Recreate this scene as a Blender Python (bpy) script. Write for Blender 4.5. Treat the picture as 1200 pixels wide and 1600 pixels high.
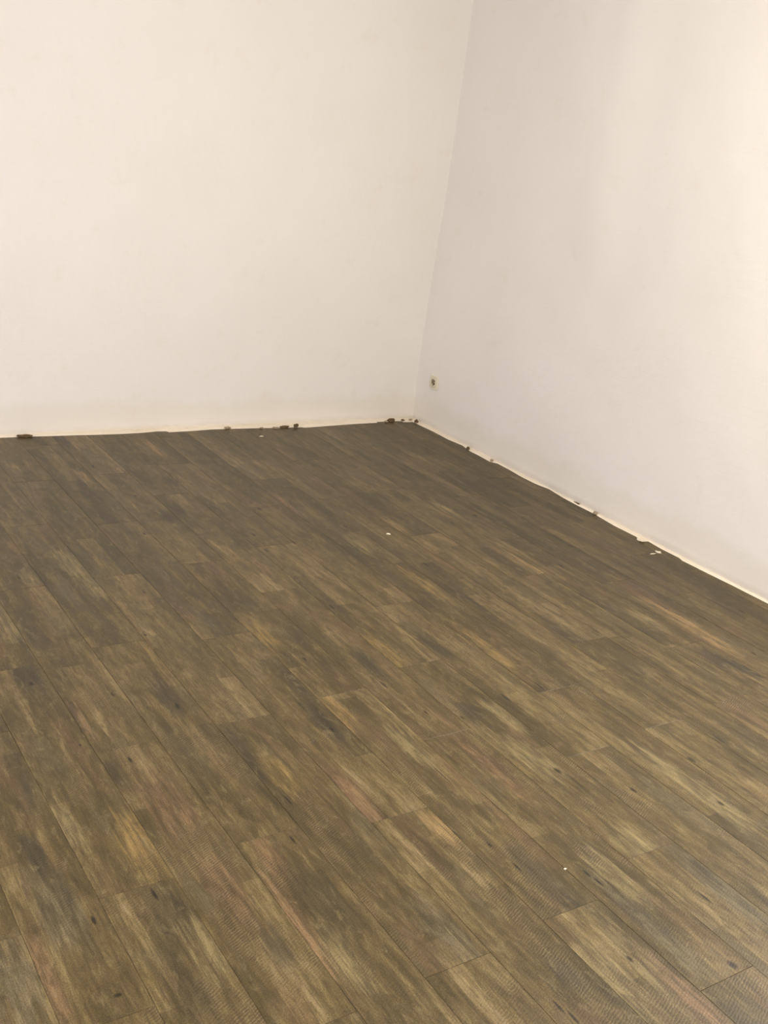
import bpy, bmesh, math, random
from mathutils import Vector, Matrix, noise
C = bpy.context.scene
for o in list(bpy.data.objects): bpy.data.objects.remove(o, do_unlink=True)
col = C.collection

# ---------------------------------------------------------------- camera
# frame 1200 x 1600, focal length 1680 px
R = Matrix(((0.8349562355404696, -0.08272853580959205, 0.5440625645042021),
            (-0.5357679791438995, -0.34802022576868685, 0.7693078674886762),
            (0.1257010630669053, -0.9338297017222751, -0.3349049580480059)))
CAM = Vector((0, 0, 1.72))
cd = bpy.data.cameras.new('camera'); cam = bpy.data.objects.new('camera', cd); col.objects.link(cam)
cd.sensor_fit = 'VERTICAL'; cd.sensor_height = 24.0; cd.lens = 1680 / 1600 * 24.0; cd.clip_start = 0.05
cx, cy, cz = R.col[0], -R.col[1], -R.col[2]
cam.matrix_world = Matrix(((cx.x, cy.x, cz.x, CAM.x), (cx.y, cy.y, cz.y, CAM.y), (cx.z, cy.z, cz.z, CAM.z), (0, 0, 0, 1)))
C.camera = cam

# ---------------------------------------------------------------- light and exposure
w = bpy.data.worlds.new('world'); C.world = w; w.use_nodes = True
w.node_tree.nodes['Background'].inputs[0].default_value = (0.75, 0.85, 1.0, 1)
w.node_tree.nodes['Background'].inputs[1].default_value = 0.4

def lamp(name, kind, loc, power, color, size, rot=None, size_y=None):
    l = bpy.data.lights.new(name, kind); l.energy = power; l.color = color
    if kind == 'AREA':
        l.shape = 'RECTANGLE'; l.size = size; l.size_y = size_y or size
    else:
        l.shadow_soft_size = size
    o = bpy.data.objects.new(name, l); o.location = loc
    if rot: o.rotation_euler = rot
    col.objects.link(o); return o
lamp('ceiling_lamp_light', 'POINT', (2.95, 1.4, 2.25), 80, (1.0, 0.91, 0.76), 0.14)
lamp('added_window_fill', 'AREA', (3.93, 0.85, 1.5), 80, (0.96, 0.96, 1.0), 1.35, (0, math.radians(90), 0), 1.45)  # unseen, added for cool sheen on the near right floor
lamp('added_side_fill', 'AREA', (-2.45, 1.1, 1.6), 198, (0.98, 0.955, 1.0), 1.6, (0, math.radians(-90), 0), 1.6)  # unseen fill, added to brighten the right wall evenly
C.view_settings.view_transform = 'Standard'
C.view_settings.look = 'None'
C.view_settings.exposure = 0.0
C.view_settings.gamma = 1.0
C.view_settings.use_curve_mapping = False

# ---------------------------------------------------------------- helpers
def on_floor(px, py, z=0.0):
    """the point of the floor that the photograph shows at a pixel (used once, to survey the room)"""
    r = R @ Vector((px - 600, py - 800, 1680.0))
    return CAM + r * ((z - CAM.z) / r.z)
def link(name, bm, mat, parent=None, smooth=False):
    me = bpy.data.meshes.new(name); bm.normal_update(); bm.to_mesh(me); bm.free()
    if mat: me.materials.append(mat)
    if smooth:
        for p in me.polygons: p.use_smooth = True
    o = bpy.data.objects.new(name, me); col.objects.link(o)
    if parent: o.parent = parent
    return o
def interp(tab, t):
    if t <= tab[0][0]: return tab[0][1]
    for (a, va), (b, vb) in zip(tab, tab[1:]):
        if t <= b: return va + (vb - va) * (t - a) / (b - a)
    return tab[-1][1]
def sstep(a, b, t):
    t = max(0, min(1, (t - a) / (b - a))); return t * t * (3 - 2 * t)
def srgb(r, g, b):
    f = lambda c: c / 12.92 if c <= 0.04045 else ((c + 0.055) / 1.055) ** 2.4
    return (f(r / 255), f(g / 255), f(b / 255), 1)

class NT:
    """small wrapper to write node trees briefly"""
    def __init__(s, name):
        s.m = bpy.data.materials.new(name); s.m.use_nodes = True
        s.t = s.m.node_tree; s.b = s.t.nodes['Principled BSDF']
    def n(s, typ, ins=None, **kw):
        nd = s.t.nodes.new(typ)
        for k, v in kw.items(): setattr(nd, k, v)
        for k, v in (ins or {}).items():
            if hasattr(v, 'is_output'): s.t.links.new(v, nd.inputs[k])
            else: nd.inputs[k].default_value = v
        return nd
    def math(s, op, a, b=0.0, c=None, clamp=False):
        d = {0: a, 1: b}
        if c is not None: d[2] = c
        return s.n('ShaderNodeMath', d, operation=op, use_clamp=clamp).outputs[0]
    def mix(s, f, a, b, blend='MIX'):
        nd = s.n('ShaderNodeMix', {0: f, 6: a, 7: b}, data_type='RGBA', blend_type=blend); return nd.outputs[2]
    def ramp(s, f, stops, interp='LINEAR'):
        nd = s.n('ShaderNodeValToRGB', {0: f}); cr = nd.color_ramp; cr.interpolation = interp
        while len(cr.elements) < len(stops): cr.elements.new(0.5)
        for e, (p, c) in zip(cr.elements, stops):
            e.position = p; e.color = c if isinstance(c, tuple) else (c, c, c, 1)
        return nd.outputs[0]
    def scaled(s, vec, sc, loc=(0, 0, 0)):
        return s.n('ShaderNodeMapping', {'Vector': vec, 'Scale': sc, 'Location': loc}).outputs[0]
    def noise(s, vec, scale, detail=3.0, rough=0.5, dist=0.0, out=0):
        return s.n('ShaderNodeTexNoise', {'Vector': vec, 'Scale': scale, 'Detail': detail, 'Roughness': rough, 'Distortion': dist}).outputs[out]
    def bump(s, h, strength, dist, normal=None):
        d = {'Height': h, 'Strength': strength, 'Distance': dist}
        if normal: d['Normal'] = normal
        return s.n('ShaderNodeBump', d).outputs[0]
    def link(s, a, b): s.t.links.new(a, b)

def plaster(name, base, alt, stain, rough=0.75, coarse=1.0, stain_low=0.0):
    k = NT(name); g = k.n('ShaderNodeNewGeometry').outputs['Position']
    m = k.noise(g, 1.3, 4, 0.55)
    c = k.mix(k.ramp(m, [(0.35, 0.0), (0.68, 1.0)]), base, alt)
    f = k.noise(g, 9, 5, 0.6)
    c = k.mix(k.ramp(f, [(0.60, 0.0), (0.80, 0.35)]), c, stain)
    # grime and old glue along the foot of the wall, torn upper edge
    z = k.n('ShaderNodeSeparateXYZ', {0: g}).outputs[2]
    zz = k.math('ADD', z, k.math('MULTIPLY', k.noise(g, 3.5, 6, 0.65), -0.26))
    c = k.mix(k.ramp(zz, [(0.0, stain_low), (0.06, 0.0)]), c, stain)
    k.link(c, k.b.inputs['Base Color'])
    k.b.inputs['Roughness'].default_value = rough
    k.b.inputs['Specular IOR Level'].default_value = 0.3
    h1 = k.noise(g, 3.0, 3, 0.5); h2 = k.noise(g, 60, 4, 0.6)
    h3 = k.noise(k.scaled(g, (6, 6, 90)), 1.0, 3, 0.5)
    nrm = k.bump(h1, 0.25, 0.035 * coarse)
    nrm = k.bump(h3, 0.12, 0.004 * coarse, nrm)
    nrm = k.bump(h2, 0.25, 0.0016 * coarse, nrm)
    k.link(nrm, k.b.inputs['Normal'])
    return k.m
def plain(name, c, rough=0.5, spec=0.5, bump=0.0):
    k = NT(name); g = k.n('ShaderNodeNewGeometry').outputs['Position']
    n = k.noise(g, 180, 3, 0.6)
    dark = tuple(x * 0.75 for x in c[:3]) + (1,)
    k.link(k.mix(n, dark, c), k.b.inputs['Base Color'])
    k.b.inputs['Roughness'].default_value = rough; k.b.inputs['Specular IOR Level'].default_value = spec
    if bump: k.link(k.bump(n, bump, 0.002), k.b.inputs['Normal'])
    return k.m

# ---------------------------------------------------------------- materials
M_wall = plaster('painted_wall', srgb(232, 229, 224), srgb(230, 226, 220), srgb(222, 211, 193), stain_low=0.35)
M_fillet = plaster('raw_plaster', srgb(240, 231, 214), srgb(230, 219, 198), srgb(206, 188, 156), rough=0.9, coarse=2.5)
M_ceiling = plain('ceiling_paint', srgb(236, 230, 222), 0.9)
M_slab = plain('screed', srgb(120, 112, 100), 0.95, 0.2, 0.4)
M_socket = plain('socket_plastic', srgb(232, 224, 202), 0.35)
M_socket_in = plain('socket_insert_plastic', srgb(222, 212, 188), 0.4)
M_dark = plain('socket_hole', srgb(22, 16, 10), 0.9, 0.1)
M_cup = plain('socket_cup_plastic', srgb(176, 162, 132), 0.5)
M_metal = plain('contact_metal', srgb(120, 108, 84), 0.35)
M_crumb_d = plain('dark_debris', srgb(104, 86, 62), 0.95, 0.2, 0.6)
M_crumb_m = plain('grey_debris', srgb(168, 152, 128), 0.95, 0.2, 0.6)
M_crumb_w = plain('plaster_debris', srgb(240, 230, 208), 0.9, 0.2, 0.6)

def plank_material():
    k = NT('printed_vinyl_oak')
    obj = k.n('ShaderNodeTexCoord').outputs['Object']
    att = lambda nm: k.n('ShaderNodeAttribute', attribute_type='OBJECT', attribute_name=nm)
    seed = att('seed').outputs['Vector']                     # per-plank offset into the print
    P = k.n('ShaderNodeVectorMath', {0: obj, 1: seed}, operation='ADD').outputs[0]
    sx = k.n('ShaderNodeSeparateXYZ', {0: obj}); x, y = sx.outputs[0], sx.outputs[1]
    # printed strips: three per plank, each cut into lengths with its own tone
    wob = k.math('MULTIPLY', k.noise(k.scaled(P, (3, 3, 3)), 1.0, 2, 0.5), 0.018)
    cellx = k.math('FLOOR', k.math('DIVIDE', k.math('ADD', x, wob), 0.066))
    cv = k.n('ShaderNodeCombineXYZ', {0: cellx, 1: k.n('ShaderNodeSeparateXYZ', {0: seed}).outputs[0]}).outputs[0]
    r1 = k.n('ShaderNodeTexWhiteNoise', {'Vector': cv}, noise_dimensions='3D').outputs[0]
    celly = k.math('FLOOR', k.math('ADD', k.math('DIVIDE', y, 0.62), r1))
    cv2 = k.n('ShaderNodeCombineXYZ', {0: cellx, 1: celly, 2: k.n('ShaderNodeSeparateXYZ', {0: seed}).outputs[1]}).outputs[0]
    wn = k.n('ShaderNodeTexWhiteNoise', {'Vector': cv2}, noise_dimensions='3D')
    strip = wn.outputs[0]
    # main tone: long stretched clouds
    n1 = k.noise(k.scaled(P, (14, 2.0, 1)), 1.0, 5, 0.58, 0.6)
    n2 = k.noise(k.scaled(P, (42, 4.6, 1), (3, 7, 0)), 1.0, 8, 0.72, 0.5)
    tone = k.math('ADD', k.math('MULTIPLY', n1, 0.42), k.math('MULTIPLY', n2, 0.58))
    tone = k.math('ADD', tone, k.math('MULTIPLY', k.math('SUBTRACT', strip, 0.5), 0.12))
    tone = k.math('ADD', tone, att('tone').outputs['Fac'])
    c = k.ramp(tone, [(0.34, srgb(52, 43, 22)), (0.45, srgb(77, 65, 35)), (0.53, srgb(97, 82, 49)), (0.62, srgb(124, 106, 70)), (0.71, srgb(154, 135, 98))])
    # coloured clouds: rust, ochre, grey
    h = k.noise(k.scaled(P, (11, 2.1, 1), (31, 11, 0)), 1.0, 3, 0.55, 0.3)
    c = k.mix(k.ramp(h, [(0.56, 0.0), (0.70, 0.50)]), c, srgb(118, 91, 64))
    h2 = k.noise(k.scaled(P, (12, 2.6, 1), (71, 5, 0)), 1.0, 3, 0.55, 0.3)
    c = k.mix(k.ramp(h2, [(0.61, 0.0), (0.73, 0.50)]), c, srgb(124, 102, 60))
    h3 = k.noise(k.scaled(P, (10, 2.4, 1), (7, 51, 0)), 1.0, 3, 0.55, 0.3)
    c = k.mix(k.ramp(h3, [(0.57, 0.0), (0.70, 0.45)]), c, srgb(92, 85, 63))
    # blotchy darker wear inside the clouds
    bl = k.noise(k.scaled(P, (55, 22, 1), (1, 2, 0)), 1.0, 8, 0.75, 1.0)
    c = k.mix(k.ramp(bl, [(0.34, 0.46), (0.50, 0.0)]), c, srgb(46, 39, 26))
    # the patches, surveyed one by one from the photograph (position, half size, colour per plank)
    stk = k.math('MULTIPLY', k.math('SUBTRACT', k.noise(k.scaled(P, (130, 5, 1), (2, 8, 0)), 1.0, 3, 0.6), 0.5), 1.8)
    en = k.math('MULTIPLY', k.math('SUBTRACT', k.noise(k.scaled(P, (60, 14, 1)), 1.0, 4, 0.6), 0.5), 1.3)
    def ell(tag, soft, edge):
        p = att(tag + '_at').outputs['Vector']; s = att(tag + '_size').outputs['Vector']
        d = k.n('ShaderNodeVectorMath', {0: obj, 1: p}, operation='SUBTRACT').outputs[0]
        q = k.n('ShaderNodeVectorMath', {0: d, 1: s}, operation='DIVIDE').outputs[0]
        sp = k.n('ShaderNodeSeparateXYZ', {0: q})
        r = k.math('ADD', k.math('POWER', k.math('ABSOLUTE', sp.outputs[0]), 4.0 if edge > 0.5 else 2.0), k.math('POWER', k.math('ABSOLUTE', sp.outputs[1]), 2.0))
        r = k.math('SQRT', r)
        r = k.math('ADD', r, k.math('MULTIPLY', en, edge))
        if edge > 0.5: r = k.math('ADD', r, stk)
        return k.ramp(r, [(0.0, 1.0), (soft, 0.85), (1.0, 0.0)])
    for t in ('patch_a', 'patch_b', 'patch_c', 'patch_d'):
        a = att(t + '_color')
        c = k.mix(k.math('MULTIPLY', ell(t, 0.45, 1.0), 0.78), c, k.mix(0.85, a.outputs['Color'], k.n('ShaderNodeMix', {0: 1.0, 6: a.outputs['Color'], 7: k.ramp(n2, [(0.40, 0.35), (0.62, 1.5)])}, data_type='RGBA', blend_type='MULTIPLY', clamp_result=False).outputs[2]))
    wv = k.noise(k.scaled(P, (34, 13, 1), (41, 23, 0)), 1.0, 8, 0.74, 0.8)
    c = k.mix(k.ramp(wv, [(0.36, 0.48), (0.49, 0.0)]), c, srgb(54, 46, 23))
    c = k.mix(k.ramp(wv, [(0.54, 0.0), (0.66, 0.40)]), c, srgb(136, 121, 84))
    # fine grain and saw marks
    g1 = k.noise(k.scaled(P, (260, 9, 1)), 1.0, 3, 0.6)
    c = k.mix(k.ramp(g1, [(0.34, 0.55), (0.52, 0.0)]), c, srgb(62, 52, 36), 'MIX')
    saw_in = k.n('ShaderNodeVectorRotate', {'Vector': P, 'Angle': -0.42}, rotation_type='Z_AXIS').outputs[0]
    saw = k.n('ShaderNodeTexWave', {'Vector': saw_in, 'Scale': 44.0, 'Distortion': 5.0, 'Detail': 4.0, 'Detail Scale': 1.2}, wave_type='BANDS', bands_direction='Y').outputs['Fac']
    sm = k.math('MULTIPLY', k.ramp(k.noise(k.scaled(P, (7, 3.0, 1), (17, 3, 0)), 1.0, 2, 0.5), [(0.52, 0.0), (0.64, 1.0)]), k.ramp(k.noise(k.scaled(P, (60, 30, 1)), 1.0, 3, 0.6), [(0.35, 0.1), (0.6, 1.0)]))
    sawm = k.math('MULTIPLY', k.ramp(saw, [(0.55, 0.0), (0.9, 1.0)]), sm)
    c = k.mix(k.math('MULTIPLY', sawm, 0.50), c, srgb(58, 46, 30))
    sawl = k.math('MULTIPLY', k.ramp(saw, [(0.0, 1.0), (0.25, 0.0)]), sm)
    c = k.mix(k.math('MULTIPLY', sawl, 0.26), c, srgb(176, 156, 120))
    # hairline cracks
    cr = k.noise(k.scaled(P, (70, 28, 1), (5, 9, 0)), 1.0, 2, 0.5, 1.6)
    crl = k.ramp(k.math('ABSOLUTE', k.math('SUBTRACT', cr, 0.5)), [(0.0, 1.0), (0.012, 0.0)])
    crm = k.ramp(k.noise(k.scaled(P, (16, 7, 1), (15, 19, 0)), 1.0, 2, 0.5), [(0.62, 0.0), (0.68, 1.0)])
    c = k.mix(k.math('MULTIPLY', k.math('MULTIPLY', crl, crm), 0.65), c, srgb(44, 35, 24))
    sp_ = k.noise(P, 330, 3, 0.7)
    c = k.mix(k.ramp(sp_, [(0.36, 0.60), (0.50, 0.0)]), c, srgb(52, 44, 25))
    c = k.mix(k.ramp(sp_, [(0.54, 0.0), (0.70, 0.30)]), c, srgb(146, 131, 94))
    for t in ('knot_a', 'knot_b', 'knot_c'):
        c = k.mix(k.math('MULTIPLY', ell(t, 0.5, 0.35), 0.92), c, srgb(26, 20, 13))
    k.link(c, k.b.inputs['Base Color'])
    rr = k.ramp(n2, [(0.3, 0.38), (0.7, 0.50)])
    k.link(rr, k.b.inputs['Roughness']); k.b.inputs['Specular IOR Level'].default_value = 0.36
    nb = k.bump(g1, 0.22, 0.0008)
    nb = k.bump(saw, 0.18, 0.0008, nb)
    nb = k.bump(k.noise(P, 420, 2, 0.5), 0.25, 0.0005, nb)
    k.link(nb, k.b.inputs['Normal'])
    return k.m
M_plank = plank_material()

# ---------------------------------------------------------------- room shell
X0, Y0, ZC = -2.4, -1.2, 3.05
XW = lambda y: 3.905 + 0.01525 * (y - 2.557)        # right wall line on the floor
YW = lambda x: 5.407                                # back wall line on the floor
CORNER = [(0.0, 0.0), (0.2, -0.006), (0.39, -0.010), (0.81, -0.002), (1.45, 0.017), (1.9, 0.019), (2.45, 0.017), (3.1, 0.017)]
def right_x(y, z):
    x = XW(y)
    x += interp(CORNER, z) * sstep(4.7, 5.35, y)
    # the soft upright ridge where two plaster fields meet
    up = sstep(0.7, 1.6, z)
    x -= up * 0.024 * sstep(3.78, 4.12, y) * (1 - sstep(4.15, 5.2, y))
    x += 0.010 * (noise.noise(Vector((y * 1.1, z * 1.0, 3.1)))) * sstep(0.0, 0.5, z) * (1 - sstep(5.0, 5.4, y))
    x += 0.003 * (noise.noise(Vector((y * 4, z * 3.5, 9.1)))) * (1 - sstep(5.2, 5.4, y))
    return x
def back_y(x, z):
    y = YW(x)
    y += 0.010 * noise.noise(Vector((x * 0.9, z * 0.9, 13.1))) * sstep(0.0, 0.5, z) * (1 - sstep(3.5, 3.9, x))
    y += 0.003 * noise.noise(Vector((x * 3.5, z * 3.5, 1.7))) * (1 - sstep(3.7, 3.9, x))
    return y
def box(bm, a, b):
    r = bmesh.ops.create_cube(bm, size=1)
    for v in r['verts']:
        v.co = Vector([(a[i] + b[i]) / 2 + v.co[i] * (b[i] - a[i]) for i in range(3)])
    return r['verts']
def grid_wall(name, fn, u0, u1, nu, nv, mat, outward, extra=()):
    bm = bmesh.new(); G = []
    for j in range(nv + 1):
        z = -0.02 + (ZC + 0.02) * j / nv
        G.append([bm.verts.new(fn(u0 + (u1 - u0) * i / nu, z)) for i in range(nu + 1)])
    for j in range(nv):
        for i in range(nu):
            bm.faces.new((G[j][i], G[j][i + 1], G[j + 1][i + 1], G[j + 1][i]))
    # solid back of the wall
    d = Vector(outward) * 0.12
    bb = [G[0][0], G[0][-1], G[-1][-1], G[-1][0]]
    q = []
    for v in bb:
        q.append(bm.verts.new(v.co + d))
    bm.faces.new(q[::-1])
    for a, b, row in ((0, 1, G[0]), (2, 3, G[-1][::-1]), (1, 2, [r[-1] for r in G]), (3, 0, [r[0] for r in G][::-1])):
        bm.faces.new(list(row)[::-1] + [q[a], q[b]])
    for a, b in extra: box(bm, a, b)
    bmesh.ops.recalc_face_normals(bm, faces=bm.faces)
    o = link(name, bm, mat); o['kind'] = 'structure'
    for p in o.data.polygons: p.use_smooth = len(p.vertices) == 4 and p.area < 0.1
    return o
WY0, WY1, WZ0, WZ1 = 0.1, 1.6, 0.8, 2.2                # unseen opening added in the right wall for the cool fill light
xi, xo = 3.893, 4.013
wx = [((xi, Y0 - 0.12, -0.02), (xo, WY0, ZC)), ((xi, WY1, -0.02), (xo, 1.75, ZC)), ((xi, WY0, -0.02), (xo, WY1, WZ0)), ((xi, WY0, WZ1), (xo, WY1, ZC))]
wr = grid_wall('wall_right', lambda y, z: (right_x(y, z), y, z), 1.75, 5.53, 64, 50, M_wall, (1, 0, 0), wx)
wr['label'] = 'bare off-white plastered wall on the right'
wb = grid_wall('wall_back', lambda x, z: (x, back_y(x, z), z), X0, 4.06, 108, 50, M_wall, (0, 1, 0))
wb['label'] = 'bare off-white plastered wall at the back'
bm = bmesh.new(); box(bm, (X0 - 0.12, Y0 - 0.12, -0.02), (X0, 0.3, ZC)); box(bm, (X0 - 0.12, 1.9, -0.02), (X0, 5.53, ZC))
box(bm, (X0 - 0.12, 0.3, -0.02), (X0, 1.9, 0.8)); box(bm, (X0 - 0.12, 0.3, 2.4), (X0, 1.9, ZC))  # gap in the wall made for the added side fill
o = link('wall_left', bm, M_wall); o['kind'] = 'structure'
bm = bmesh.new(); box(bm, (X0, Y0 - 0.12, -0.02), (3.893, Y0, ZC))
o = link('wall_front', bm, M_wall); o['kind'] = 'structure'
bm = bmesh.new()
for a, b in (((WY0, WZ0), (WY0 + 0.06, WZ1)), ((WY1 - 0.06, WZ0), (WY1, WZ1)), ((WY0 + 0.06, WZ0), (WY1 - 0.06, WZ0 + 0.06)), ((WY0 + 0.06, WZ1 - 0.06), (WY1 - 0.06, WZ1))):
    box(bm, (3.945, a[0], a[1]), (4.005, b[0], b[1]))
o = link('added_window_1', bm, M_ceiling); o['kind'] = 'structure'  # unseen frame, added around the right-hand fill light
bm = bmesh.new()
for a, b in (((0.3, 0.8), (0.36, 2.4)), ((1.84, 0.8), (1.9, 2.4)), ((0.36, 0.8), (1.84, 0.86)), ((0.36, 2.34), (1.84, 2.4))):
    box(bm, (X0 - 0.11, a[0], a[1]), (X0 - 0.05, b[0], b[1]))
o = link('added_window_2', bm, M_ceiling); o['kind'] = 'structure'  # unseen frame, added to go with the left fill light
bm = bmesh.new(); box(bm, (X0 - 0.12, Y0 - 0.12, ZC), (4.1, 5.53, ZC + 0.1))
o = link('ceiling', bm, M_ceiling); o['kind'] = 'structure'
bm = bmesh.new(); box(bm, (X0 - 0.12, Y0 - 0.12, -0.12), (4.1, 5.53, -0.0045))
floor = link('floor', bm, M_slab); floor['kind'] = 'structure'
floor['label'] = 'plank floor printed like weathered brown oak'

# ---------------------------------------------------------------- where the laid planks end, ragged along both walls
back_px = [(0, 684), (27, 683), (45, 682), (80, 681.3), (120, 680), (150, 679.4), (190, 678), (225, 676), (245, 674), (260, 674), (264, 675.4), (290, 674), (330, 671), (365, 670), (400, 669),
           (440, 668.5), (480, 668), (500, 666.5), (520, 665), (560, 662), (590, 660.5), (618, 659.5), (640, 659.5)]
right_px = [(645, 660), (677, 675), (698.5, 686.6), (721, 696), (733, 705), (748, 712.6), (763.5, 721.3), (776.5, 724.5), (796, 735), (813, 745), (835, 756), (857, 764.6), (878, 777.6), (900, 789.5),
            (925, 802), (959, 822), (993, 839.0), (1000, 846.5), (1008, 846), (1012, 846.3), (1033, 858.5), (1060, 872), (1065, 876.5), (1143, 915), (1200, 944)]
B = sorted((on_floor(*p).x, on_floor(*p).y) for p in back_px)
Rr = sorted((on_floor(*p).y, on_floor(*p).x) for p in right_px)
rng = random.Random(5)
x = B[0][0] - 0.2
while x > X0: B.insert(0, (x, 5.385 + rng.uniform(-0.012, 0.006))); x -= 0.2
y = Rr[0][0] - 0.2
while y > Y0: Rr.insert(0, (y, XW(y) - 0.018 + rng.uniform(-0.008, 0.005))); y -= 0.25
B = [(a, min(b, 5.400)) for a, b in B]
Rr = [(a, min(b + 0.006, XW(a) - 0.004)) for a, b in Rr]
def Bf(x): return interp(B, x)
def Rf(y): return interp(Rr, y)

# ---------------------------------------------------------------- planks
PW, PL, XS = 0.183, 1.10, 0.532
phase = {0: 1.88, 2: 1.92, 3: 2.485, 4: 1.975, 5: 1.40, 6: 1.915, 7: 1.43, 8: 2.20, 9: 1.515, 10: 3.055, 11: 2.3, 12: 1.985, 13: 2.55, 14: 2.02, 17: 2.75}
TH, CH, GAP = 0.0045, 0.0007, 0.00032
def plank_mesh(outline):
    """a slab from a 2D outline (counter-clockwise) with a small bevel round its top"""
    bm = bmesh.new(); n = len(outline)
    cxm = sum(p[0] for p in outline) / n
    xs = [p[0] for p in outline]; ys = [p[1] for p in outline]
    lo, hi = (min(xs), min(ys)), (max(xs), max(ys))
    def inset(p, d):
        sx = 1 - 2 * d / (hi[0] - lo[0]); sy = 1 - 2 * d / (hi[1] - lo[1])
        mx, my = (lo[0] + hi[0]) / 2, (lo[1] + hi[1]) / 2
        return (mx + (p[0] - mx) * sx, my + (p[1] - my) * sy)
    bot = [bm.verts.new((*inset(p, GAP), -TH)) for p in outline]
    mid = [bm.verts.new((*inset(p, GAP), -CH)) for p in outline]
    top = [bm.verts.new((*inset(p, GAP + CH), 0)) for p in outline]
    for i in range(n):
        j = (i + 1) % n
        bm.faces.new((bot[i], bot[j], mid[j], mid[i])); bm.faces.new((mid[i], mid[j], top[j], top[i]))
    bm.faces.new(top)
    return bm
def mesh_from(bm):
    me = bpy.data.meshes.new('plank'); bm.normal_update(); bm.to_mesh(me); bm.free(); me.materials.append(M_plank); return me
whole = mesh_from(plank_mesh([(0, 0), (PW, 0), (PW, PL), (0, PL)]))
planks = []
kmin, kmax = math.ceil((X0 - XS) / PW) , math.floor((3.93 - XS) / PW) + 1
for k in range(kmin, kmax + 1):
    xa, xb = XS + (k - 1) * PW, XS + k * PW
    xa = max(xa, X0 + 0.002)
    last = k >= kmax
    if last: xb = 4.2
    rr = random.Random(900 + k)
    ph = phase.get(k, rr.uniform(0, PL))
    ya = ph - PL * math.ceil((ph - Y0) / PL)
    while ya < 5.38:
        yb = ya + PL
        y0, y1 = max(ya, Y0 + 0.002), yb
        if y1 - y0 > 0.03:
            edge_b = min(Bf(q) for q in (xa, min(xb, 3.9))) < y1 or any(v < y1 for a, v in B if xa < a < xb)
            edge_r = min(Rf(y0), Rf(min(y1, 5.39))) < xb or any(v < xb for a, v in Rr if y0 < a < y1)
            if y1 > 5.2: edge_b = True
            if not edge_b and not edge_r and abs(y1 - y0 - PL) < 1e-6 and abs(xb - xa - PW) < 1e-6:
                me = whole
            else:
                pts = [(xa, y0)]
                ye = min(y1, 5.395)
                def rx(q): return max(min(xb, Rf(q)), xa + 0.004)
                ysamp = [y0] + ([a for a, v in Rr if y0 < a < min(ye, Bf(rx(ye)))] if edge_r else []) + [min(ye, Bf(rx(ye)))]
                for q in ysamp: pts.append((rx(q), q))
                xr = pts[-1][0]
                for a in sorted([a for a, v in B if xa < a < xr], reverse=True) if edge_b else []:
                    pts.append((a, min(y1, Bf(a))))
                pts.append((xa, min(y1, Bf(xa))))
                out = []
                for p in pts:
                    if not out or (abs(p[0] - out[-1][0]) + abs(p[1] - out[-1][1])) > 1e-5: out.append(p)
                me = mesh_from(plank_mesh([(p[0] - xa, p[1] - y0) for p in out]))
            o = bpy.data.objects.new('plank', me); o.location = (xa, y0, rr.uniform(-0.00025, 0.00015)); o.parent = floor
            col.objects.link(o)
            o['seed'] = (rr.uniform(0, 90), rr.uniform(0, 90), 0.0)
            o['tone'] = rr.uniform(-0.022, 0.022)
            for t in ('patch_a', 'patch_b', 'patch_c', 'patch_d', 'knot_a', 'knot_b', 'knot_c'):
                o[t + '_at'] = (-5.0, -5.0, 0.0); o[t + '_size'] = (0.01, 0.01, 1.0)
                if t[0] == 'p': o[t + '_color'] = (0.1, 0.08, 0.05)
            planks.append((xa, xb, y0, y1, o, {'p': 0, 'k': 0}, (k, ya)))
        ya = yb

DARK = (50, 45, 33); DGREY = (62, 56, 42); GREY = (94, 86, 64); YEL = (136, 112, 66); TAN = (150, 124, 82)
RED = (108, 84, 58); PINK = (130, 103, 74); LIGHT = (132, 117, 80); OLIVE = (66, 57, 37); BRN = (78, 62, 40)
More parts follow.
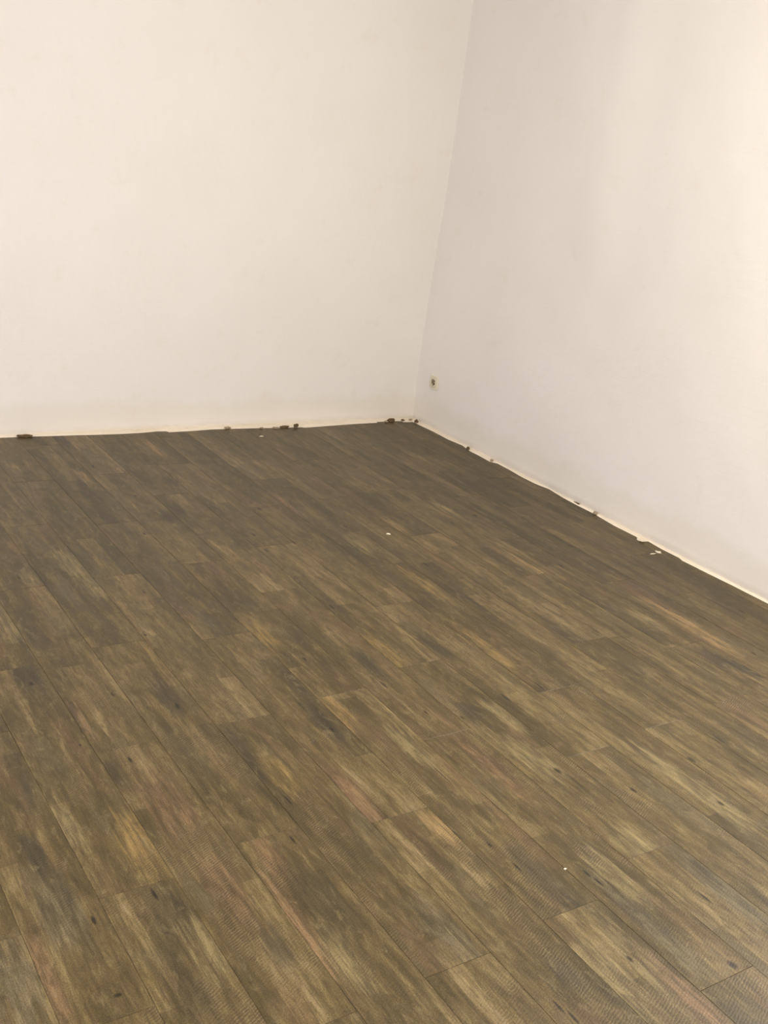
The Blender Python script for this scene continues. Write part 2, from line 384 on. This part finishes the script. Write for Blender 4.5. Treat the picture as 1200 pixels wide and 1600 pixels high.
# pixel the patch is seen at, width and length in metres, colour
PATCH = [
 (262, 1090, .075, .24, DARK), (505, 1128, .07, .28, DARK), (43, 1055, .09, .2, DARK), (848, 1373, .085, .30, DGREY), (700, 1458, .085, .28, GREY),
 (925, 1335, .07, .12, DGREY), (885, 1522, .06, .14, DGREY), (432, 1478, .06, .16, DGREY), (55, 1335, .06, .2, DARK), (735, 1112, .08, .16, DARK),
 (172, 812, .07, .25, DARK), (275, 795, .07, .14, DARK), (1125, 1032, .1, .22, DARK), (430, 1183, .04, .22, DARK), (1165, 1045, .09, .2, DARK),
 (225, 1322, .13, .28, YEL), (525, 1106, .06, .24, YEL), (440, 1212, .08, .24, YEL), (690, 1295, .075, .20, TAN), (776, 1022, .07, .42, YEL),
 (662, 912, .06, .34, YEL), (600, 1020, .09, .3, YEL), (405, 985, .09, .3, YEL), (412, 888, .04, .22, PINK), (283, 952, .05, .2, RED),
 (342, 893, .06, .22, RED), (617, 822, .07, .16, TAN), (1000, 1325, .12, .2, LIGHT), (262, 1255, .13, .3, RED), (425, 1340, .07, .26, RED),
 (350, 1385, .10, .25, RED), (128, 1125, .03, .22, PINK), (72, 1525, .05, .3, PINK), (760, 1190, .08, .36, RED), (945, 850, .08, .4, RED),
 (470, 1450, .06, .4, PINK), (540, 1500, .08, .2, LIGHT), (20, 1530, .12, .3, GREY), (90, 1420, .12, .26, GREY), (1000, 1500, .08, .3, LIGHT),  # last patch: pale print, partly floor sheen painted in
 (1090, 1570, .07, .3, PINK), (950, 1520, .10, .25, LIGHT), (1100, 1360, .09, .3, GREY), (1140, 1400, .08, .3, GREY), (1010, 1440, .07, .4, GREY),
 (660, 1320, .05, .35, BRN), (130, 745, .05, .24, TAN), (240, 700, .05, .35, TAN), (390, 735, .05, .6, LIGHT), (520, 680, .06, .6, LIGHT),
 (640, 1165, .07, .26, LIGHT), (790, 1120, .07, .2, LIGHT), (840, 1190, .10, .26, LIGHT), (960, 1370, .08, .26, LIGHT), (990, 1430, .07, .26, LIGHT),
 (1130, 1260, .10, .24, LIGHT), (1180, 1160, .10, .3, OLIVE), (900, 1000, .1, .4, OLIVE), (700, 1060, .12, .25, OLIVE), (470, 1070, .10, .3, OLIVE),
 (560, 850, .07, .25, LIGHT), (840, 890, .05, .5, TAN), (700, 880, .06, .4, RED), (1000, 930, .08, .5, RED), (1080, 980, .08, .5, TAN),
 (110, 880, .09, .3, LIGHT), (150, 920, .08, .2, LIGHT), (45, 905, .07, .14, LIGHT), (20, 980, .10, .2, LIGHT), (60, 1000, .08, .2, OLIVE),
 (240, 1020, .06, .2, YEL), (270, 1430, .14, .24, OLIVE), (330, 1480, .10, .2, LIGHT), (180, 1210, .06, .16, OLIVE), (100, 1290, .08, .22, LIGHT),
 (300, 1560, .10, .2, OLIVE), (500, 1400, .13, .3, OLIVE), (370, 1165, .10, .3, OLIVE), (560, 1250, .08, .25, PINK), (1040, 1200, .08, .3, LIGHT),
 (330, 790, .06, .3, OLIVE), (770, 760, .08, .5, OLIVE), (940, 800, .08, .5, OLIVE), (450, 790, .05, .3, PINK), (1080, 900, .10, .6, OLIVE)]
# pixel, width, length
KNOT = [(277, 1103, .022, .035), (518, 1140, .02, .03), (49, 1068, .02, .03), (808, 1355, .014, .04), (203, 1187, .016, .03), (146, 1438, .016, .03), (241, 1397, .018, .045),
 (176, 1085, .014, .03), (457, 1312, .014, .04), (476, 1030, .014, .03), (600, 1070, .014, .045), (790, 1090, .018, .055), (842, 1071, .015, .055), (871, 1204, .028, .035),
 (1080, 1187, .026, .035), (1124, 1155, .014, .06), (1145, 1508, .035, .03), (984, 1498, .016, .022), (873, 1573, .014, .04), (896, 1590, .014, .04), (935, 1378, .014, .04),
 (917, 1365, .014, .03), (1100, 1401, .016, .05), (416, 860, .018, .04), (459, 848, .018, .04), (518, 948, .018, .05), (30, 903, .016, .03), (225, 925, .014, .03),
 (765, 1320, .012, .02), (665, 1113, .014, .025), (722, 1121, .014, .025), (1008, 1384, .02, .02), (184, 1555, .03, .012), (707, 817, .02, .04), (665, 882, .02, .05),
 (540, 823, .02, .04), (405, 795, .03, .03), (227, 992, .014, .02), (125, 1164, .012, .015), (450, 1250, .010, .05), (690, 1210, .008, .10), (980, 1000, .012, .10)]
def place(px, py, wd, ln, kind, colr=None):
    p = on_floor(px, py)
    for xa, xb, y0, y1, o, use, key in planks:
        if xa <= p.x < xb and y0 <= p.y < y1:
            names = ('patch_a', 'patch_b', 'patch_c', 'patch_d') if kind == 'p' else ('knot_a', 'knot_b', 'knot_c')
            if use[kind] < len(names):
                t = names[use[kind]]; use[kind] += 1
                o[t + '_at'] = (p.x - xa, p.y - y0, 0.0); o[t + '_size'] = ((wd * 0.5, ln * 0.62, 1.0) if kind == 'p' else (wd * 0.36, ln * 0.62, 1.0))
                if colr: o[t + '_color'] = tuple(srgb(*colr)[:3])
            return
for a in PATCH: place(a[0], a[1], a[2], a[3], 'p', a[4])
for a in KNOT: place(*a, 'k')
# planks the photograph shows little of get knots and smudges of the same kind
rng = random.Random(77)
for xa, xb, y0, y1, o, use, key in planks:
    if use['p'] == 0 and rng.random() < 0.5:
        o['patch_a_at'] = (rng.uniform(.02, .16), rng.uniform(.1, 1.0), 0.0); o['patch_a_size'] = (rng.uniform(.03, .05), rng.uniform(.1, .2), 1.0)
        o['patch_a_color'] = tuple(srgb(*rng.choice([DARK, RED, YEL, LIGHT, OLIVE]))[:3])
    if use['k'] == 0 and rng.random() < 0.5:
        o['knot_a_at'] = (rng.uniform(.02, .16), rng.uniform(.1, 1.0), 0.0); o['knot_a_size'] = (0.008, rng.uniform(.012, .03), 1.0)

# ---------------------------------------------------------------- raw plaster bead between planks and walls
def bead(name, samples, label, top):
    """samples: (floor edge point, wall point) pairs; the bead climbs from one to the other"""
    bm = bmesh.new(); rows = []
    for i, (e, wl) in enumerate(samples):
        e = Vector(e); wl = Vector(wl); t = (wl - e); L = max(t.length, 0.004); d = t.normalized()
        n1 = noise.noise(Vector((i * 0.37, 1.3, 0))); n2 = noise.noise(Vector((i * 0.9, 7.3, 2)))
        hgt = max(0.002, top + top * 0.8 * n1 + top * 0.4 * n2)
        a = e - d * 0.004
        rows.append([bm.verts.new(Vector((a.x, a.y, -0.0044))), bm.verts.new(Vector((e.x, e.y, -0.002)) + d * (L * 0.15)),
                     bm.verts.new(Vector((e.x, e.y, 0.003 + 0.0025 * n2)) + d * (L * 0.45)),
                     bm.verts.new(Vector((e.x, e.y, hgt * 0.6)) + d * (L * 0.80)),
                     bm.verts.new(Vector((wl.x, wl.y, hgt)) + d * 0.004), bm.verts.new(Vector((wl.x, wl.y, -0.0044)) + d * 0.004)])
    for a, b in zip(rows, rows[1:]):
        for j in range(6):
            jj = (j + 1) % 6
            bm.faces.new((a[j], b[j], b[jj], a[jj]))
    bm.faces.new(rows[0]); bm.faces.new(rows[-1][::-1])
    bmesh.ops.recalc_face_normals(bm, faces=bm.faces)
    o = link(name, bm, M_fillet); o['kind'] = 'structure'; o['label'] = label
    return o
S = []
n = 330
for i in range(n + 1):
    x = X0 + (3.955 - X0) * i / n
    S.append(((x, Bf(min(x, 3.93)) + 0.002 * noise.noise(Vector((x * 25, 0, 0))), 0), (x, back_y(x, 0.0), 0)))
bead('trim_1', S, 'ragged white plaster bead along the foot of the back wall', 0.007)
S = []
n = 420
for i in range(n + 1):
    y = Y0 + (5.40 - Y0) * i / n
    S.append(((Rf(y) + 0.002 * noise.noise(Vector((y * 25, 5, 0))), y, 0), (right_x(y, 0.0), y, 0)))
bead('trim_2', S, 'ragged white plaster bead along the foot of the right wall', 0.004)

# ---------------------------------------------------------------- wall socket
def tag(o, label, cat, group=None):
    o['label'] = label; o['category'] = cat
    if group: o['group'] = group
    return o
sy, sz = 5.220, 0.282
sock = bpy.data.objects.new('wall_socket', None); col.objects.link(sock)
sock.location = (right_x(sy, sz) + 0.001, sy, sz); sock.rotation_euler = (0, 0, math.radians(-90 - 0.87)); sock.empty_display_size = 0.05
tag(sock, 'square cream wall socket with one round recess, low on right wall near the corner', 'socket')
# local: x along the wall, y = out of the wall is -y, z up
def rounded_plate(w_, h_, y0, y1, r, hole=0.0, seg=28):
    """a square plate with rounded corners and bevelled rim; an optional round hole through it"""
    bm = bmesh.new()
    def ring(wd, ht, rad, y):
        out = []
        for i in range(seg):
            a = 2 * math.pi * (i + 0.5) / seg; c, s = math.cos(a), math.sin(a)
            m = max(abs(c), abs(s)); X, Z = c / m * wd / 2, s / m * ht / 2
            ex, ez = wd / 2 - rad, ht / 2 - rad
            if abs(X) > ex and abs(Z) > ez:
                v = Vector((abs(X) - ex, abs(Z) - ez)).normalized() * rad
                X = math.copysign(ex + v.x, X); Z = math.copysign(ez + v.y, Z)
            out.append(bm.verts.new((X, y, Z)))
        return out
    R1 = ring(w_, h_, r, y0); R2 = ring(w_, h_, r, y1 + 0.003); R3 = ring(w_ - 0.005, h_ - 0.005, r, y1)
    for a, b in ((R1, R2), (R2, R3)):
        for i in range(seg): bm.faces.new((a[i], a[(i + 1) % seg], b[(i + 1) % seg], b[i]))
    if hole:
        H1 = [bm.verts.new((hole * math.cos(2 * math.pi * (i + .5) / seg), y1, hole * math.sin(2 * math.pi * (i + .5) / seg))) for i in range(seg)]
        H2 = [bm.verts.new((v.co.x, y0, v.co.z)) for v in H1]
        for a, b in ((R3, H1), (H1, H2), (H2, R1)):
            for i in range(seg): bm.faces.new((a[i], a[(i + 1) % seg], b[(i + 1) % seg], b[i]))
    else:
        bm.faces.new(R3); bm.faces.new(R1[::-1])
    bmesh.ops.recalc_face_normals(bm, faces=bm.faces)
    return bm
# x axis of the socket runs towards the camera along the wall; flip so that -y points into the room
def cyl_y(r, y0, y1, seg=20, cx_=0, cz_=0):
    bm = bmesh.new()
    a = [bm.verts.new((cx_ + r * math.cos(2 * math.pi * i / seg), y0, cz_ + r * math.sin(2 * math.pi * i / seg))) for i in range(seg)]
    b = [bm.verts.new((v.co.x, y1, v.co.z)) for v in a]
    for i in range(seg): bm.faces.new((a[i], a[(i + 1) % seg], b[(i + 1) % seg], b[i]))
    bm.faces.new(a); bm.faces.new(b[::-1]); bmesh.ops.recalc_face_normals(bm, faces=bm.faces); return bm
link('frame', rounded_plate(0.084, 0.084, 0.0, -0.010, 0.006, 0.031), M_socket, sock)
link('insert', rounded_plate(0.058, 0.058, -0.006, -0.0135, 0.004, 0.0205), M_socket_in, sock)
cup = link('socket_cup', cyl_y(0.0205, -0.0005, -0.003), M_cup, sock)
link('pin_hole', cyl_y(0.0065, -0.0025, -0.0042, 12, 0.001, 0.0105), M_dark, cup)
link('pin_hole', cyl_y(0.0055, -0.0025, -0.0042, 12, 0.001, -0.0098), M_dark, cup)
bm = cyl_y(0.0026, -0.0025, -0.013, 10, -0.010, 0.0)
link('earth_pin', bm, M_metal, cup)

# ---------------------------------------------------------------- crumbs and chips of plaster left along the walls
def crumb(name, px, py, size, mat, label, cat='debris', z=0.0, seed=0, group=None, flat=0.6):
    rr = random.Random(seed * 13 + 7)
    bm = bmesh.new(); bmesh.ops.create_icosphere(bm, subdivisions=2, radius=0.5)
    off = Vector((rr.uniform(0, 50), rr.uniform(0, 50), rr.uniform(0, 50)))
    for v in bm.verts:
        d = 1 + 0.75 * noise.noise(v.co * 2.6 + off) + 0.3 * noise.noise(v.co * 6 + off)
        v.co = Vector((v.co.x * size[0], v.co.y * size[1], max(v.co.z, -0.32) * size[2])) * d
    lo = min(v.co.z for v in bm.verts)
    for v in bm.verts: v.co.z -= lo
    o = link(name, bm, mat)
    p = on_floor(px, py, z)
    # keep the lump against the wall rather than in it
    p.y = min(p.y, 5.400 - size[1] * 0.4); 
    if p.x > 3.5 or p.y < 4.5: p.x = min(p.x, XW(p.y) - 0.004 - size[0] * 0.4)
    o.location = (p.x, p.y, z)
    return tag(o, label, cat, group)
crumb('debris_lump', 38, 683, (.060, .030, .018), M_crumb_d, 'dark crumbly lump at the foot of the back wall, far left', seed=1)
crumb('debris_lump', 47, 683, (.030, .022, .012), M_crumb_d, 'small dark crumb touching the right end of the far left lump', seed=2)
crumb('debris_lump', 356, 670, (.035, .02, .014), M_crumb_m, 'single small grey-brown crumb on the plaster bead, between the far left lump and middle row', seed=3)
crumb('debris_lump', 408, 670, (.022, .016, .012), M_crumb_m, 'small grey crumb, leftmost of the middle row under the back wall', seed=4)
crumb('debris_lump', 430, 669.5, (.045, .02, .010), M_crumb_m, 'flat pale grey crumb, second from left in the middle row under back wall', seed=5)
crumb('debris_lump', 445, 668.5, (.060, .02, .016), M_crumb_d, 'long dark crumb in the middle row under the back wall', seed=6)
crumb('debris_lump', 462, 667.5, (.030, .02, .022), M_crumb_d, 'upright dark crumb, rightmost of the middle row under the back wall', seed=7)
crumb('debris_lump', 611, 659, (.060, .03, .022), M_crumb_d, 'largest dark lump near the room corner, left of the corner', seed=8)
crumb('debris_lump', 603, 660, (.026, .02, .010), M_crumb_m, 'small grey crumb on the left side of the largest lump near the corner', seed=9)
crumb('debris_lump', 629, 657.5, (.028, .016, .012), M_crumb_d, 'small dark crumb between the largest lump and the room corner', seed=10)
crumb('debris_lump', 641, 657, (.026, .018, .014), M_crumb_m, 'small brown crumb right in the room corner', seed=11)
crumb('debris_lump', 650, 660.5, (.022, .030, .022), M_crumb_d, 'dark crumb just right of the room corner, below the socket', seed=12)
crumb('debris_lump', 731, 702, (.018, .022, .016), M_crumb_d, 'dark round crumb at the right wall, first one past the socket', seed=13)
crumb('debris_lump', 768, 721, (.018, .022, .014), M_crumb_m, 'small brown crumb at the right wall where the plank edge bulges', seed=14)
crumb('debris_lump', 901, 787, (.010, .05, .008), M_crumb_d, 'thin dark splinter lying along the right wall', seed=15)
crumb('debris_lump', 930, 804, (.014, .022, .020), M_crumb_m, 'pale brown crumb at the right wall just past the dark splinter', seed=16)
crumb('plaster_chip', 1001, 845.5, (.030, .05, .012), M_crumb_w, 'white plaster chip filling a notch in the plank edge by right wall', seed=17)
crumb('plaster_chip', 1029, 864, (.022, .028, .008), M_crumb_w, 'cream plaster chip lying on the planks close to the right wall', seed=18)
crumb('plaster_sliver', 1020, 865.5, (.040, .008, .003), M_crumb_w, 'thin cream sliver pointing left from the chip near the right wall', seed=19)
crumb('plaster_chip', 607, 835, (.022, .016, .005), M_crumb_w, 'tiny cream plaster chip in the middle of the floor at a plank joint', seed=20)
crumb('plaster_chip', 409, 682, (.030, .018, .004), M_crumb_w, 'small flat cream chip on the planks in front of the back wall', seed=21)
crumb('plaster_chip', 883, 1358, (.007, .006, .003), M_crumb_w, 'tiny white speck of plaster on the planks at lower right', seed=22)
